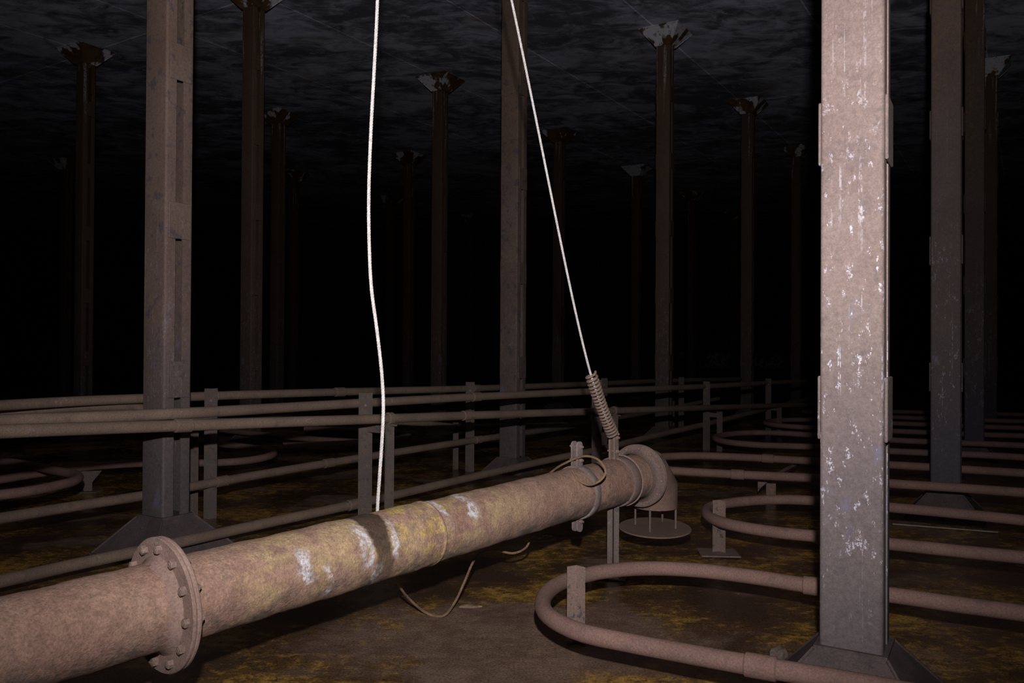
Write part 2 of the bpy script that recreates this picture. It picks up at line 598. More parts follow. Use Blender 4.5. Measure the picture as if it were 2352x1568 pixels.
M_SPRING = rust('spring_rust', (0.30, 0.21, 0.165), (0.24, 0.165, 0.13), (0.12, 0.10, 0.095), 3.0, white=0.5, bump=0.5, rough=0.6)
M_DISC = rust('strainer_rust', (0.25, 0.155, 0.115), (0.205, 0.135, 0.105), (0.14, 0.11, 0.10), 2.5, white=0.15, bump=0.6)
M_ROPE = rope_material()
M_ROPE_BROWN = rust('worn_rope', (0.30, 0.19, 0.10), (0.20, 0.125, 0.085), (0.10, 0.07, 0.06), 4.0, bump=0.4, rough=0.6)
M_FLOOR = floor_material()
M_CEIL = ceiling_material()
M_WALL = wall_material()
M_SHINY = rust('wet_steel', (0.30, 0.25, 0.22), (0.22, 0.18, 0.15), (0.10, 0.08, 0.07), 4.0, white=0.6, bump=0.2, rough=0.3, spec=0.8)
M_MUD = rust('dried_mud', (0.36, 0.26, 0.14), (0.26, 0.18, 0.12), (0.14, 0.10, 0.08), 4.0, bump=0.8, rough=0.6)
M_DRUM = rust('mud_lump_crust', (0.20, 0.15, 0.12), (0.16, 0.12, 0.10), (0.08, 0.07, 0.06), 5.0, white=0.5, bump=0.8)

# ------------------------------------------------------------------ the tank itself
CEIL_Z = CAM_Z + 5.27
X0, X1, Y0, Y1 = -24.0, 26.0, -4.0, 36.0


def slab(name, lo, hi, mat):
    bm = bmesh.new()
    c = (Vector(lo) + Vector(hi)) / 2
    s = Vector(hi) - Vector(lo)
    add_box(bm, s, Matrix.Translation(c))
    o = obj(name, bm, mat, None, (0, 0, 0), smooth=False)
    o['kind'] = 'structure'
    return o


slab('floor', (X0, Y0, -0.2), (X1, Y1, 0), M_FLOOR)
slab('ceiling', (X0, Y0, CEIL_Z), (X1, Y1, CEIL_Z + 0.25), M_CEIL)
slab('wall_back', (X0, Y1, -0.2), (X1, Y1 + 0.2, CEIL_Z + 0.25), M_WALL)
slab('wall_left', (X0 - 0.2, Y0, -0.2), (X0, Y1 + 0.2, CEIL_Z + 0.25), M_WALL)
slab('wall_right', (X1, Y0, -0.2), (X1 + 0.2, Y1 + 0.2, CEIL_Z + 0.25), M_WALL)

# ------------------------------------------------------------------ columns
GO = Vector((0.0113, 9.599, 0))
GA = Vector((2.4509, 3.8525, 0))
GB = Vector((3.8346, -2.4395, 0))
COL_ROT = -math.radians(30.8)       # web faces turned against the camera axis
CW, CD, CT = 0.236, 0.222, 0.011    # web width, depth over both channels, thickness
GAP = 0.058
FL_H = 0.255


def channel_bm(s):
    """one rolled channel; s=-1 faces the camera"""
    d = (CD - GAP) / 2
    y0, y1 = s * CD / 2, s * GAP / 2
    h, r, t = CW / 2, 0.016, CT
    sg = -1 if s > 0 else 1          # direction from web to toe
    out = []
    # outer outline from one toe round the web to the other toe
    out.append((-h, y1))
    for k in range(5):
        a = k / 4 * PI / 2
        out.append((-h + r - r * math.cos(a), y0 + sg * (r - r * math.sin(a))))
    for k in range(5):
        a = k / 4 * PI / 2
        out.append((h - r + r * math.sin(a), y0 + sg * (r - r * math.cos(a))))
    out.append((h, y1))
    out += [(h - t, y1), (h - t, y0 + sg * t), (-h + t, y0 + sg * t), (-h + t, y1)]
    bm = bmesh.new()
    add_prism(bm, out, Matrix.Translation((0, 0, FL_H - 0.14)), CEIL_Z - 2 * FL_H + 0.16)
    return bm


def flare_bm(z0, z1, big, up):
    """four-sided flared shoe; z0 narrow level, z1 wide level"""
    bm = bmesh.new()
    def ring(sx, sy, z):
        return [bm.verts.new((x * sx, y * sy, z)) for x, y in ((-1, -1), (1, -1), (1, 1), (-1, 1))]
    nx, ny = CW / 2 + 0.018, CD / 2 + 0.018
    sg = 1 if z1 > z0 else -1
    rings = [ring(nx, ny, z0 - sg * 0.012), ring(nx, ny, z0), ring(big, big, z1 - sg * 0.016), ring(big + 0.012, big + 0.012, z1 - sg * 0.016), ring(big + 0.012, big + 0.012, z1)]
    for a, b in zip(rings, rings[1:]):
        for k in range(4):
            bm.faces.new((a[k], a[(k + 1) % 4], b[(k + 1) % 4], b[k]))
    bm.faces.new(rings[0])
    bm.faces.new(rings[-1])
    # raised weld ridges along the four hips
    for (x, y) in ((-1, -1), (1, -1), (1, 1), (-1, 1)):
        add_tube(bm, [Vector((x * nx, y * ny, z0)), Vector((x * big, y * big, z1 - sg * 0.016))], 0.008, 6)
    return bm


def make_column():
    t = thing('steel_stanchion', '', 'column')
    for s in (-1, 1):
        obj('channel', channel_bm(s), M_COL, t, local=True)
    for sx in (-1, 1):
        for k in range(5):
            zc = 1.215 + 1.11 * k
            bm = bmesh.new()
            add_box(bm, (0.012, CD * 0.80, 0.255), Matrix.Translation((sx * (CW / 2 + 0.0062), 0.0, zc)), 0.004)
            obj('batten_plate', bm, M_COL, t, local=True)
    obj('capital', flare_bm(CEIL_Z - FL_H, CEIL_Z - 0.004, 0.335, True), M_CAP, t, local=True, smooth=False, label='flared rust orange column head with white lime')
    b = obj('base_shoe', flare_bm(FL_H, 0.0, 0.335, False), M_BASE, t, local=True, smooth=False)
    bm = bmesh.new()
    mm = Matrix.Translation((0, -0.19, 0.185)) @ Matrix.Rotation(-PI / 2 - 0.7, 4, 'Z')
    n = Vector((0, -0.77, 0.64))
    add_lathe(bm, [(0, 0.013), (0.007, 0.013), (0.009, 0.010)], basis(n, Vector((1, 0, 0)), n.cross(Vector((1, 0, 0))), Vector((0, -0.185, 0.200))), 12)
    obj('rivet', bm, M_BASE, b, local=True)
    return t


COLS = [
    ((-1, 1), 2, 'pale flash-lit steel column on the right with white salt streaks, nearest column'),
    ((-1, 0), 0, 'brown battened steel column on the left behind the long upper pipes, slot between its channels'),
    ((0, 0), 0, 'brown steel column at the middle just left of the taut rope and spring'),
    ((0, 1), -4, 'dim violet-brown column directly right of the pale nearest column'),
    ((0, -1), -7, 'dark column right of the slotted left column, flared head cut by the top edge'),
    ((0, -2), 2, 'dark column at far left, left of the slotted battened column, flared head visible'),
    ((1, 0), 8, 'dark column with a big white lime patch on its flared head'),
    ((1, -1), -7, 'dark column with flared head midway between the slack rope and the middle column'),
    ((1, 1), -4, 'very dim column half hidden behind the violet-brown column at right'),
    ((1, -2), -10, 'dim column close right of the dark column whose head leaves the top edge'),
    ((2, 0), 11, 'dim column with flared head standing alone left of the pale nearest column'),
    ((2, -1), 5, 'dim column whose flared head shows just right of the taut rope'),
    ((2, -2), -7, 'dim column right of the slack rope, just left of a taller-looking flared column'),
    ((2, 1), 0, 'dim column with a white limed head at the far right edge'),
    ((2, -3), -4, 'faint column with pale limed head in the dark right of two dark columns at left'),
    ((1, -4), 8, 'faint column with pale head at the far left, tucked behind the leftmost dark column'),
    ((3, -1), 6, 'faint column with a small white head left of the column with big lime patch'),
    ((3, -3), -9, 'faint column with pale splayed head close right of the slack rope'),
    ((3, 0), 4, 'faint column with small pale head just left of the pale nearest column'),
    ((4, -3), -2, 'faintest column with a tiny white head left of the middle column'),
    ((4, -1), 6, 'faint far column just right of the column with big lime patch'),
    ((5, -1), 9, 'farthest faint column, left of the lone flared column'),
]
proto = None
for (i, j), dx, lab in COLS:
    g = GO + GA * i + GB * j
    g.x += dx * g.y / F_PX
    if proto is None:
        proto = make_column()
        o = proto
    else:
        o = copy_tree(proto)
    o.location = g
    sink = {(0, 0): 0.10, (0, 1): 0.05}.get((i, j), 0.0 if i < 0 else 0.10)
    for ch in o.children:
        if ch.name.startswith('base_shoe'):
            ch.location.z = -sink
    mt = M_COL if (i, j) == (-1, 1) else M_COL_B if (i, j) in ((-1, 0), (0, 0)) else M_COL_V if j == 1 else M_COL_D  # own browner hues, also darkened to stand in for light falloff
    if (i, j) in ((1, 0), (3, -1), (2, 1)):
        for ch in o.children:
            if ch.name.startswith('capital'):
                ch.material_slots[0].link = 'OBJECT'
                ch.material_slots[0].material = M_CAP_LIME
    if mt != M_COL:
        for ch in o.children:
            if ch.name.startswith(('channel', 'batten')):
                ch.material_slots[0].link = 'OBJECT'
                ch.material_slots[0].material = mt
    o.rotation_euler = (0, 0, COL_ROT)
    o['label'] = lab
    o['category'] = 'column'
    o['group'] = 'steel columns in a grid under the ceiling'

# ------------------------------------------------------------------ swing pipe
SA = Vector((-0.20650, 4.12647, 0.57006))
SD = Vector((math.sin(0.68842) * math.cos(0.02143), math.cos(0.68842) * math.cos(0.02143), math.sin(0.02143))).normalized()
SV = (Vector((0, 0, 1)) - SD * SD.z).normalized()
SH = SD.cross(SV) * -1           # points away from the camera side
SH = SV.cross(SD)


def S(s, h=0.0, v=0.0):
    return SA + SD * s + SH * h + SV * v


FR = basis(SD, SV.cross(SD), SV, SA)
R_P = 0.150


def sb(size, s, h, v, bev=0.002):
    bm = bmesh.new()
    add_box(bm, size, FR @ Matrix.Translation((s, h, v)), bev)
    return bm


sw = thing('swing_pipe', 'long thick rusty flanged pipe crossing the foreground, ending in an elbow over a strainer plate', 'pipe', S(1.36) - Vector((0, 0, S(1.36).z)))


def pipe_section(s0, s1, r, lip0=0.0, lip1=0.0):
    bm = bmesh.new()
    n = max(3, int((s1 - s0) / 0.03))
    prof = []
    for i in range(n + 1):
        s = s0 + (s1 - s0) * i / n
        prof.append((s, r + 0.0025 * math.sin(s * 9.0) * math.sin(s * 23)))
    rings = []
    seg = 56
    rnd = random.Random(3)
    for x, rr in prof:
        ring = []
        for k in range(seg):
            a = 2 * PI * k / seg
            q = rr + rnd.gauss(0, 0.0009)
            ring.append(bm.verts.new((x, q * math.cos(a), q * math.sin(a))))
        rings.append(ring)
    for a, b in zip(rings, rings[1:]):
        for k in range(seg):
            bm.faces.new((a[k], a[(k + 1) % seg], b[(k + 1) % seg], b[k]))
    bm.faces.new(rings[0][::-1])
    bm.faces.new(rings[-1])
    return bm


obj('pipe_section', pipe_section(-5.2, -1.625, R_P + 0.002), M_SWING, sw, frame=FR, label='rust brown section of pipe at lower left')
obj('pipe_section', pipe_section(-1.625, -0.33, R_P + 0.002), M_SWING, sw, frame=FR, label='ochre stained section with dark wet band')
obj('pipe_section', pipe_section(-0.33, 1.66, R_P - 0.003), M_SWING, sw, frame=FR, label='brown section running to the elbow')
# weld bead between the sections and a faint second one
bm = bmesh.new()
add_lathe(bm, [(-0.345, R_P), (-0.34, R_P + 0.004), (-0.33, R_P + 0.005), (-0.322, R_P + 0.003), (-0.315, R_P - 0.004)], Matrix.Identity(4), 56, False)
obj('weld_bead', bm, M_SWING, sw, frame=FR)


def flange(s, r, th, n, br, bolt, gap=0.0015, ph=0.15, mat=None):
    bm = bmesh.new()
    e = 0.004
    add_lathe(bm, [(s - th - gap, R_P - 0.02), (s - th - gap, r - e), (s - th - gap + e, r), (s - gap - e, r), (s - gap, r - e),
                   (s + gap, r - e), (s + gap + e, r - 0.001), (s + th + gap - e, r - 0.001), (s + th + gap, r - e), (s + th + gap, R_P - 0.02)], FR, 64, False)
    # fillet collar on the near side
    add_lathe(bm, [(s - th - gap - 0.06, R_P + 0.001), (s - th - gap - 0.03, R_P + 0.004), (s - th - gap - 0.012, R_P + 0.011), (s - th - gap, R_P + 0.024)], FR, 64, False)
    f = obj('flange', bm, mat or M_FLANGE, sw)
    for k in range(n):
        a = 2 * PI * (k + ph) / n
        h, v = br * math.cos(a), br * math.sin(a)
        bm = bmesh.new()
        rot = Matrix.Rotation(random.uniform(0, 1), 4, 'X')
        add_hex(bm, FR @ Matrix.Translation((s - th - gap, h, v)) @ Matrix.Rotation(PI, 4, 'Z') @ rot, bolt, bolt * 1.15)
        add_hex(bm, FR @ Matrix.Translation((s + th + gap, h, v)) @ rot, bolt, bolt * 1.0)
        add_lathe(bm, [(s - th - gap - bolt * 1.3, bolt * 0.5), (s + th + gap + bolt * 1.4, bolt * 0.5)], FR @ Matrix.Translation((0, h, v)), 8)
        obj('bolt', bm, M_BOLT, f)
    return f


flange(-1.612, 0.238, 0.015, 12, 0.202, 0.0165)
flange(1.66, 0.208, 0.014, 12, 0.184, 0.011, mat=M_FLANGE_D)


def band(name, s, wd, th, mat, r=R_P):
    bm = bmesh.new()
    add_lathe(bm, [(s - wd / 2, r - 0.006), (s - wd / 2, r + th - 0.002), (s - wd / 2 + 0.003, r + th), (s + wd / 2 - 0.003, r + th), (s + wd / 2, r + th - 0.002), (s + wd / 2, r - 0.006)], FR, 56, False)
    return obj(name, bm, mat, sw)


def ears(parent, s, v0, v1, wd, th, gap, mat, nb=2):
    """pair of clamp lugs standing off the pipe from v0 to v1, bolted together"""
    for q in (-1, 1):
        bm = bmesh.new()
        n = 10
        hh = v1 - v0
        poly = [(-wd / 2, 0), (wd / 2, 0)]
        for k in range(n + 1):
            a = PI * k / n
            poly.append((wd / 2 * math.cos(a), hh - math.copysign(wd / 2, hh) + math.copysign(wd / 2, hh) * math.sin(a)))
        mm = FR @ Matrix.Translation((s, q * gap / 2 + (0 if q > 0 else -th), v0)) @ Matrix(((1, 0, 0, 0), (0, 0, 1, 0), (0, 1, 0, 0), (0, 0, 0, 1)))
        add_prism(bm, poly, mm, th)
        obj('lug', bm, mat, parent)
    for k in range(nb):
        vv = v0 + (v1 - v0) * (0.30 + 0.50 * k / max(nb - 1, 1))
        bm = bmesh.new()
        yy = gap / 2 + th
        add_hex(bm, FR @ Matrix.Translation((s, yy, vv)) @ Matrix.Rotation(PI / 2, 4, 'Z'), 0.013, 0.013)
        add_hex(bm, FR @ Matrix.Translation((s, -yy, vv)) @ Matrix.Rotation(-PI / 2, 4, 'Z'), 0.013, 0.013)
        add_lathe(bm, [(-yy - 0.022, 0.007), (yy + 0.022, 0.007)], FR @ Matrix.Translation((s, 0, vv)) @ Matrix.Rotation(PI / 2, 4, 'Z'), 8)
        obj('bolt', bm, M_BOLT, parent)


c1 = band('pipe_clamp', 0.945, 0.05, 0.011, M_LIME)
c1['label'] = 'split clamp ring with white limed lugs'
ears(c1, 0.945, R_P - 0.005, R_P + 0.155, 0.052, 0.012, 0.026, M_LIME)
ears(c1, 0.945, -R_P + 0.005, -R_P - 0.085, 0.050, 0.012, 0.022, M_LIME, 1)
c2 = band('collar', 1.40, 0.085, 0.009, M_FLANGE_D)
bm = bmesh.new()
add_lathe(bm, [(1.436, R_P), (1.436, R_P + 0.016), (1.446, R_P + 0.016), (1.446, R_P)], FR, 56, False)
obj('collar_lip', bm, M_FLANGE, c2)
ears(c2, 1.355, R_P - 0.005, R_P + 0.17, 0.045, 0.011, 0.022, M_STAND)
# gusset plate behind the lugs
bm = bmesh.new()
add_prism(bm, [(0.0, 0.0), (0.085, 0.0), (0.075, 0.12), (0.045, 0.20), (0.0, 0.19)], FR @ Matrix.Translation((1.36, 0.03, R_P - 0.01)) @ Matrix(((1, 0, 0, 0), (0, 0, 1, 0), (0, 1, 0, 0), (0, 0, 0, 1))), 0.012)
obj('gusset', bm, M_FLANGE, c2)

# leg under the collar: two flats bolted face to face, down to a foot plate
leg = S(1.355)
bm = bmesh.new()
for q in (-1, 1):
    add_box(bm, (0.010, 0.05, leg.z - R_P + 0.01), FR.to_3x3().to_4x4().copy() and Matrix.Translation((leg.x, leg.y, (leg.z - R_P + 0.01) / 2)) @ Matrix.Rotation(-0.30, 4, 'Z') @ Matrix.Translation((q * 0.009, 0, 0)), 0.002)
    add_box(bm, (0.026, 0.008, leg.z - R_P + 0.01), Matrix.Translation((leg.x, leg.y, (leg.z - R_P + 0.01) / 2)) @ Matrix.Rotation(-0.30, 4, 'Z') @ Matrix.Translation((q * 0.025, -0.022, 0)), 0.002)
lg = obj('support_leg', bm, M_POST, sw)
bm = bmesh.new()
add_box(bm, (0.24, 0.20, 0.012), Matrix.Translation((leg.x - 0.03, leg.y, 0.008)) @ Matrix.Rotation(-0.30, 4, 'Z'), 0.003)
obj('foot_plate', bm, M_SHINY, lg)
for zz in (0.11, leg.z - R_P - 0.06):
    bm = bmesh.new()
    for q in (-1, 1):
        add_hex(bm, Matrix.Translation((leg.x, leg.y, zz)) @ Matrix.Rotation(-0.30, 4, 'Z') @ Matrix.Translation((q * 0.016, -0.012, 0)) @ Matrix.Rotation(0 if q > 0 else PI, 4, 'Z'), 0.012, 0.020)
    obj('bolt', bm, M_BOLT, lg)

# elbow, strainer rods and plate
e0 = S(1.66)
EB = S(1.885)
zb = 0.365
dn = Vector((0, 0, -1))
d2 = (SD + dn).normalized()
m1 = S(1.775)
k_ = 0.155
corner1 = m1
corner2 = Vector((0, 0, 0))
L2 = (S(1.885) - m1).dot(Vector((SD.x, SD.y, 0)).normalized()) / Vector((d2.x, d2.y, 0)).length
corner2 = m1 + d2 * L2
EB = Vector((corner2.x, corner2.y, 0))


def mitre_tube(bm, pts, r, seg=48):
    dirs = [(b - a).normalized() for a, b in zip(pts, pts[1:])]
    u = Vector((0, 0, 1))
    u = (u - dirs[0] * u.dot(dirs[0])).normalized()
    offs = [(u * math.cos(2 * PI * k / seg) + dirs[0].cross(u) * math.sin(2 * PI * k / seg)) * r for k in range(seg)]
    rings = [[bm.verts.new(pts[0] + o) for o in offs]]
    for i in range(1, len(pts)):
        din = dirs[i - 1]
        if i < len(dirs):
            n = (din + dirs[i]).normalized()
        else:
            n = din
        rings.append([bm.verts.new(pts[i] + o - din * (o.dot(n) / din.dot(n))) for o in offs])
        if i < len(dirs):
            q = din.rotation_difference(dirs[i])
            offs = [q @ o for o in offs]
    for a, b in zip(rings, rings[1:]):
        for k in range(seg):
            bm.faces.new((a[k], a[(k + 1) % seg], b[(k + 1) % seg], b[k]))
    bm.faces.new(rings[0][::-1])
    bm.faces.new(rings[-1])


bm = bmesh.new()
mitre_tube(bm, [S(1.67), corner1, corner2, Vector((EB.x, EB.y, zb))], 0.150)
obj('elbow', bm, M_DISC, sw, label='mitred elbow turning down to the floor')
bm = bmesh.new()
tilt = Matrix.Translation((EB.x - 0.005, EB.y - 0.01, 0.224)) @ Matrix.Rotation(math.radians(3.5), 4, 'X') @ Matrix.Rotation(PI / 2, 4, 'Y')
add_lathe(bm, [(-0.005, 0.01), (-0.005, 0.243), (-0.002, 0.247), (0.003, 0.247), (0.006, 0.243), (0.006, 0.01)], tilt, 56)
obj('strainer_plate', bm, M_DISC, sw)
for q in (0.35, 1.25, 2.0, 2.85):
    a = q * PI / 1.6 + 0.35
    x, y = EB.x + 0.138 * math.cos(a), EB.y + 0.138 * math.sin(a)
    obj('rod', tube([Vector((x, y, 0.215)), Vector((x, y, zb + 0.02))], 0.0075, 10), M_POST, sw)

# ------------------------------------------------------------------ ropes and spring


def rope_bm(path, r, pitch=0.055, strands=4):
    bm = bmesh.new()
    # arc-length resample
    L = [0.0]
    for a, b in zip(path, path[1:]):
        L.append(L[-1] + (b - a).length)
    fr = frames(path)
    for k in range(strands):
        pts = []
        for p, l, (t, u, v) in zip(path, L, fr):
            a = 2 * PI * (l / pitch + k / strands)
            pts.append(p + (u * math.cos(a) + v * math.sin(a)) * r * 0.54)
        add_tube(bm, pts, r * 0.56, 6)
    return bm


up = [(872, -1700, 4.02), (872, -800, 3.98), (869, -150, 3.95), (867, 0, 3.95), (860, 150, 3.94), (852, 300, 3.94), (847, 450, 3.93), (848, 560, 3.93), (853, 660, 3.92), (866, 760, 3.92), (877, 860, 3.92), (880.5, 930, 3.92), (878, 1000, 3.92), (872, 1090, 3.92), (867, 1170, 3.93), (868, 1215, 3.96), (882, 1275, 4.06), (908, 1330, 4.18), (940, 1375, 4.32)]
pts = [P(*q) for q in up]
pts[0].z = CEIL_Z - 0.02
onf = [Z(985, 1410, 0.012), Z(1020, 1413, 0.012)]
pts += onf
pts += [P(*q) for q in [(1045, 1382, 4.42), (1065, 1340, 4.46), (1086, 1292, 4.55), (1104, 1270, 4.68), (1135, 1263, 4.78), (1180, 1270, 4.84), (1209, 1256, 4.90), (1219, 1230, 4.96), (1224, 1170, 5.05), (1238, 1115, 5.05), (1262, 1087, 4.98), (1300, 1062, 4.84), (1345, 1047, 4.74), (1375, 1056, 4.68), (1391, 1083, 4.63), (1380, 1102, 4.62), (1354, 1113, 4.63), (1330, 1103, 4.66), (1314, 1080, 4.70)]]
pa = catmull(pts, 0.009)
icut = min(range(len(pa)), key=lambda k: (pa[k] - pts[15]).length)
t = thing('wire_rope', 'slack pale wire rope from the ceiling, brown end looped round the thick pipe', 'rope', (pts[0].x, pts[0].y, 0))
obj('hanging_rope', rope_bm(pa[:icut + 1], 0.0082), M_ROPE, t)
obj('worn_end', rope_bm(pa[icut:], 0.0066), M_ROPE_BROWN, t, label='thin rust brown end of the rope')

q0, q1 = P(1357, 860, 5.0), P(1175, 0, 4.55)
dirn = (q1 - q0).normalized()
top = q0 + dirn * ((CEIL_Z - 0.02 - q0.z) / dirn.z)
lo = P(1404, 990, 5.10)
pa2 = catmull([top, q1, q0, lo, S(1.355, 0, R_P + 0.13)], 0.009)
solo('wire_rope', rope_bm(pa2, 0.0070), M_ROPE, 'taut pale wire rope slanting down into the coil spring', 'rope', (lo.x, lo.y, 0))

s0, s1 = P(1356, 857, 5.0), P(1409, 1001, 5.11)
ax = (s1 - s0)
Ls = ax.length
ax.normalize()
u = (Vector((1, 0, 0)) - ax * ax.x).normalized()
v = ax.cross(u)
pts = []
turns = 20
for i in range(turns * 22 + 1):
    t = i / (turns * 22)
    a = 2 * PI * turns * t
    # closed end coils, tighter pitch low down, slight sway of the axis
    tt = t * 0.88 + 0.12 * t ** 0.5 if t < 1 else 1
    sway = v * (0.010 * math.sin(t * PI)) + u * (-0.006 * math.sin(t * PI))
    rr = 0.0325 + 0.0015 * math.sin(t * 9)
    pts.append(s0 + ax * (Ls * tt) + sway + (u * math.cos(a) + v * math.sin(a)) * rr)
solo('coil_spring', tube(pts, 0.0078, 8), M_SPRING, 'rusty coil spring round the foot of the taut rope above the elbow', 'spring', s1)

# ------------------------------------------------------------------ pipe racks behind the swing pipe


def angle_bm(base, h, w, face, th=0.007, z0=0.0):
    """steel angle with its outer corner towards `face` (horizontal direction)"""
    f = Vector((face[0], face[1], 0)).normalized()
    l1 = (Matrix.Rotation(math.radians(128), 3, 'Z') @ f)
    l2 = (Matrix.Rotation(math.radians(-128), 3, 'Z') @ f)
    a = Vector((base.x, base.y, 0)) + f * w * 0.3
    pts = [a, a + l1 * w, a + l1 * w - f * th, a - f * th * 1.3, a + l2 * w - f * th, a + l2 * w]
    bm = bmesh.new()
    add_prism(bm, [(p.x, p.y) for p in pts], Matrix.Translation((0, 0, z0)), h)
    return bm


def rack(label, tall, short, d, w_t, w_s, plate=True, C=None, dshort=None):
    (tx, ty), (sx, sy) = tall, short
    pt = P(tx, ty, d)
    ps = P(sx, sy, dshort or d)
    t = thing('pipe_rack_post', label, 'pipe support', (pt.x, pt.y, 0), 'paired angle posts carrying the straight pipes')
    cam_dir = (-pt.x, -pt.y)
    obj('tall_post', angle_bm(pt, pt.z, w_t, cam_dir), M_POST, t)
    cam_dir = (-ps.x, -ps.y)
    obj('short_post', angle_bm(ps, ps.z, w_s, cam_dir), M_POST, t)
    if plate:
        bm = bmesh.new()
        a, b = Vector((pt.x, pt.y, 0)), Vector((ps.x, ps.y, 0))
        mid = (a + b) / 2
        x = (b - a).normalized()
        y = Vector((-x.y, x.x, 0))
        add_box(bm, ((b - a).length + 0.05, 0.010, 0.062), basis(x, y, Vector((0, 0, 1)), Vector((mid.x, mid.y, ps.z - 0.055))), 0.002)
        obj('cross_plate', bm, M_POST, t)
    bm = bmesh.new()
    n = Vector((-pt.x, -pt.y, 0)).normalized()
    y = Vector((-n.y, n.x, 0))
    add_hex(bm, basis(n, y, Vector((0, 0, 1)), Vector((pt.x, pt.y, pt.z - 0.10)) + n * w_t * 0.26), 0.014, 0.018)
    obj('bolt', bm, M_BOLT, t)
    return t, pt, ps


r1 = []
r1.append(rack('nearest pair of brown angle posts just behind the slack rope', (840, 902), (895, 972), 6.72, 0.072, 0.048, True, dshort=6.55))
r1.append(rack('pair of dark posts half hidden behind the coil spring', (1371, 872), (1411, 955), 9.30, 0.072, 0.055, True, dshort=9.12))
r1.append(rack('pair of dim posts right of the elbow, above the second small hairpin loop', (1623, 876), (1653, 945), 11.65, 0.062, 0.05, True, dshort=11.48))
r1.append(rack('faintest pair of posts, close to the pale column on its left', (1765, 869), (1790, 932), 13.7, 0.058, 0.05, True, dshort=13.5))
r2 = []
r2.append(rack('pair of posts right beside the slotted left column', (485, 892), (447, 990), 6.83, 0.066, 0.042, False, dshort=6.98))
r2.append(rack('pair of posts just left of the middle column', (1080, 877), (1047, 970), 9.50, 0.066, 0.042, False, dshort=9.66))
r2.append(rack('faint pair of posts behind the upper pipes right of the spring', (1388, 868), (1362, 930), 12.0, 0.062, 0.042, False, dshort=12.2))
r2.append(rack('faint pair of posts just right of the dark column with the lime-patched head', (1565, 866), (1545, 920), 14.2, 0.060, 0.042, False, dshort=14.4))

RP = 0.038


def pipe_thing(name, label, pix, r, mat, cat='pipe', group=None, coup=(), loc=None, step=0.12, seg=16, clen=0.06):
    """pix: world points; coup: fractions of the path where a socket sits"""
    pa = catmull(pix, step)
    base = loc or Vector((pa[0].x, pa[0].y, 0))
    t = thing(name, label, cat, base, group)
    obj('pipe', tube(pa, r, seg, wob=0.012), mat, t)
    L = [0.0]
    for a, b in zip(pa, pa[1:]):
        L.append(L[-1] + (b - a).length)
    for f in coup:
        i = min(range(len(pa)), key=lambda k: (pix_of(pa[k]) - Vector((f[0], f[1]))).length)
        i = min(max(i, 1), len(pa) - 2)
        dd = (pa[i + 1] - pa[i - 1]).normalized()
        c = pa[i]
        pp = [c - dd * clen, c - dd * (clen - 0.006), c, c + dd * (clen - 0.006), c + dd * clen]
        obj('coupling', tube(pp, lambda k: r * (1.05 if k in (0, 4) else 1.20), seg), mat, t)
    return t


GR = 'long straight pipes carried on the posts'
pipe_thing('steam_pipe', 'uppermost dim pipe crossing behind the left column at the top of the posts',
           [P(-160, 940, 5.05), P(0, 931, 5.62), P(160, 922, 6.05), P(485, 909, 6.93), P(780, 900, 8.0), P(1080, 892, 9.60), P(1388, 880, 12.4), P(1500, 875, 14.0), P(1565, 873, 14.7), P(1700, 870, 17.0)], RP, M_RACK, group=GR, coup=((497, 907), (775, 900), (1099, 892)))
pipe_thing('steam_pipe', 'ochre-brown pipe passing behind the tops of the posts, second of the two brightest',
           [P(-200, 976, 4.15), P(0, 966, 4.72), P(190, 959, 5.05), P(420, 949, 5.42), P(600, 939, 6.0), P(840, 925, 6.84), P(1093, 911, 7.9), P(1371, 898, 9.40), P(1623, 887, 11.75), P(1765, 879, 13.8), P(1850, 875, 15.5)], RP, M_RACK, group=GR, coup=((1093, 911),))
pipe_thing('steam_pipe', 'brightest pinkish pipe running in front of the left column and over the short posts',
           [P(-200, 1000, 3.75), P(0, 991, 4.28), P(200, 984, 4.75), P(420, 977, 5.28), P(650, 969, 5.85), P(895, 961, 6.55), P(1072, 954, 7.4), P(1411, 943, 9.12), P(1653, 935, 11.48), P(1790, 931, 13.5), P(1870, 929, 15.0)], RP, M_RACK, group=GR, coup=((1072, 954), (400, 978)))
pipe_thing('steam_pipe', 'low pipe crossing the left column at knee height and bracketed to the posts beside it',
           [P(-200, 1222, 4.75), P(0, 1190, 5.4), P(160, 1164, 5.85), P(322, 1139, 6.30), P(485, 1109, 6.80), P(755, 1063, 7.9), P(1080, 1012, 9.44), P(1210, 993, 10.4), P(1332, 975, 11.9), P(1500, 944, 13.95), P(1580, 929, 14.7), P(1650, 915, 15.5)], RP, M_RACK, group=GR, coup=((502, 1106), (755, 1063), (1095, 1010)))
pipe_thing('steam_pipe', 'lowest pipe rising along the floor behind the thick pipe',
           [P(-250, 1392, 4.00), P(0, 1335, 4.55), P(150, 1301, 4.88), P(300, 1269, 5.18), P(420, 1243, 5.44), P(560, 1212, 5.90), P(840, 1152, 6.86), P(1072, 1098, 7.95), P(1260, 1056, 9.0), P(1371, 1033, 9.50), P(1500, 1001, 10.6), P(1623, 973, 11.85), P(1740, 944, 13.4), P(1860, 915, 16)], RP, M_RACK, group=GR, coup=((822, 1156),))
pipe_thing('steam_pipe', 'thin dim pipe just below the brightest pipe left of the middle column',
           [P(-100, 955, 5.6), P(0, 948, 5.85), P(320, 936, 6.55), P(447, 966, 6.92), P(700, 962, 8.0), P(961, 971, 9.0), P(1047, 979, 9.60), P(1141, 979, 10.4), P(1300, 974, 12.5)], 0.033, M_RACK, group=GR)
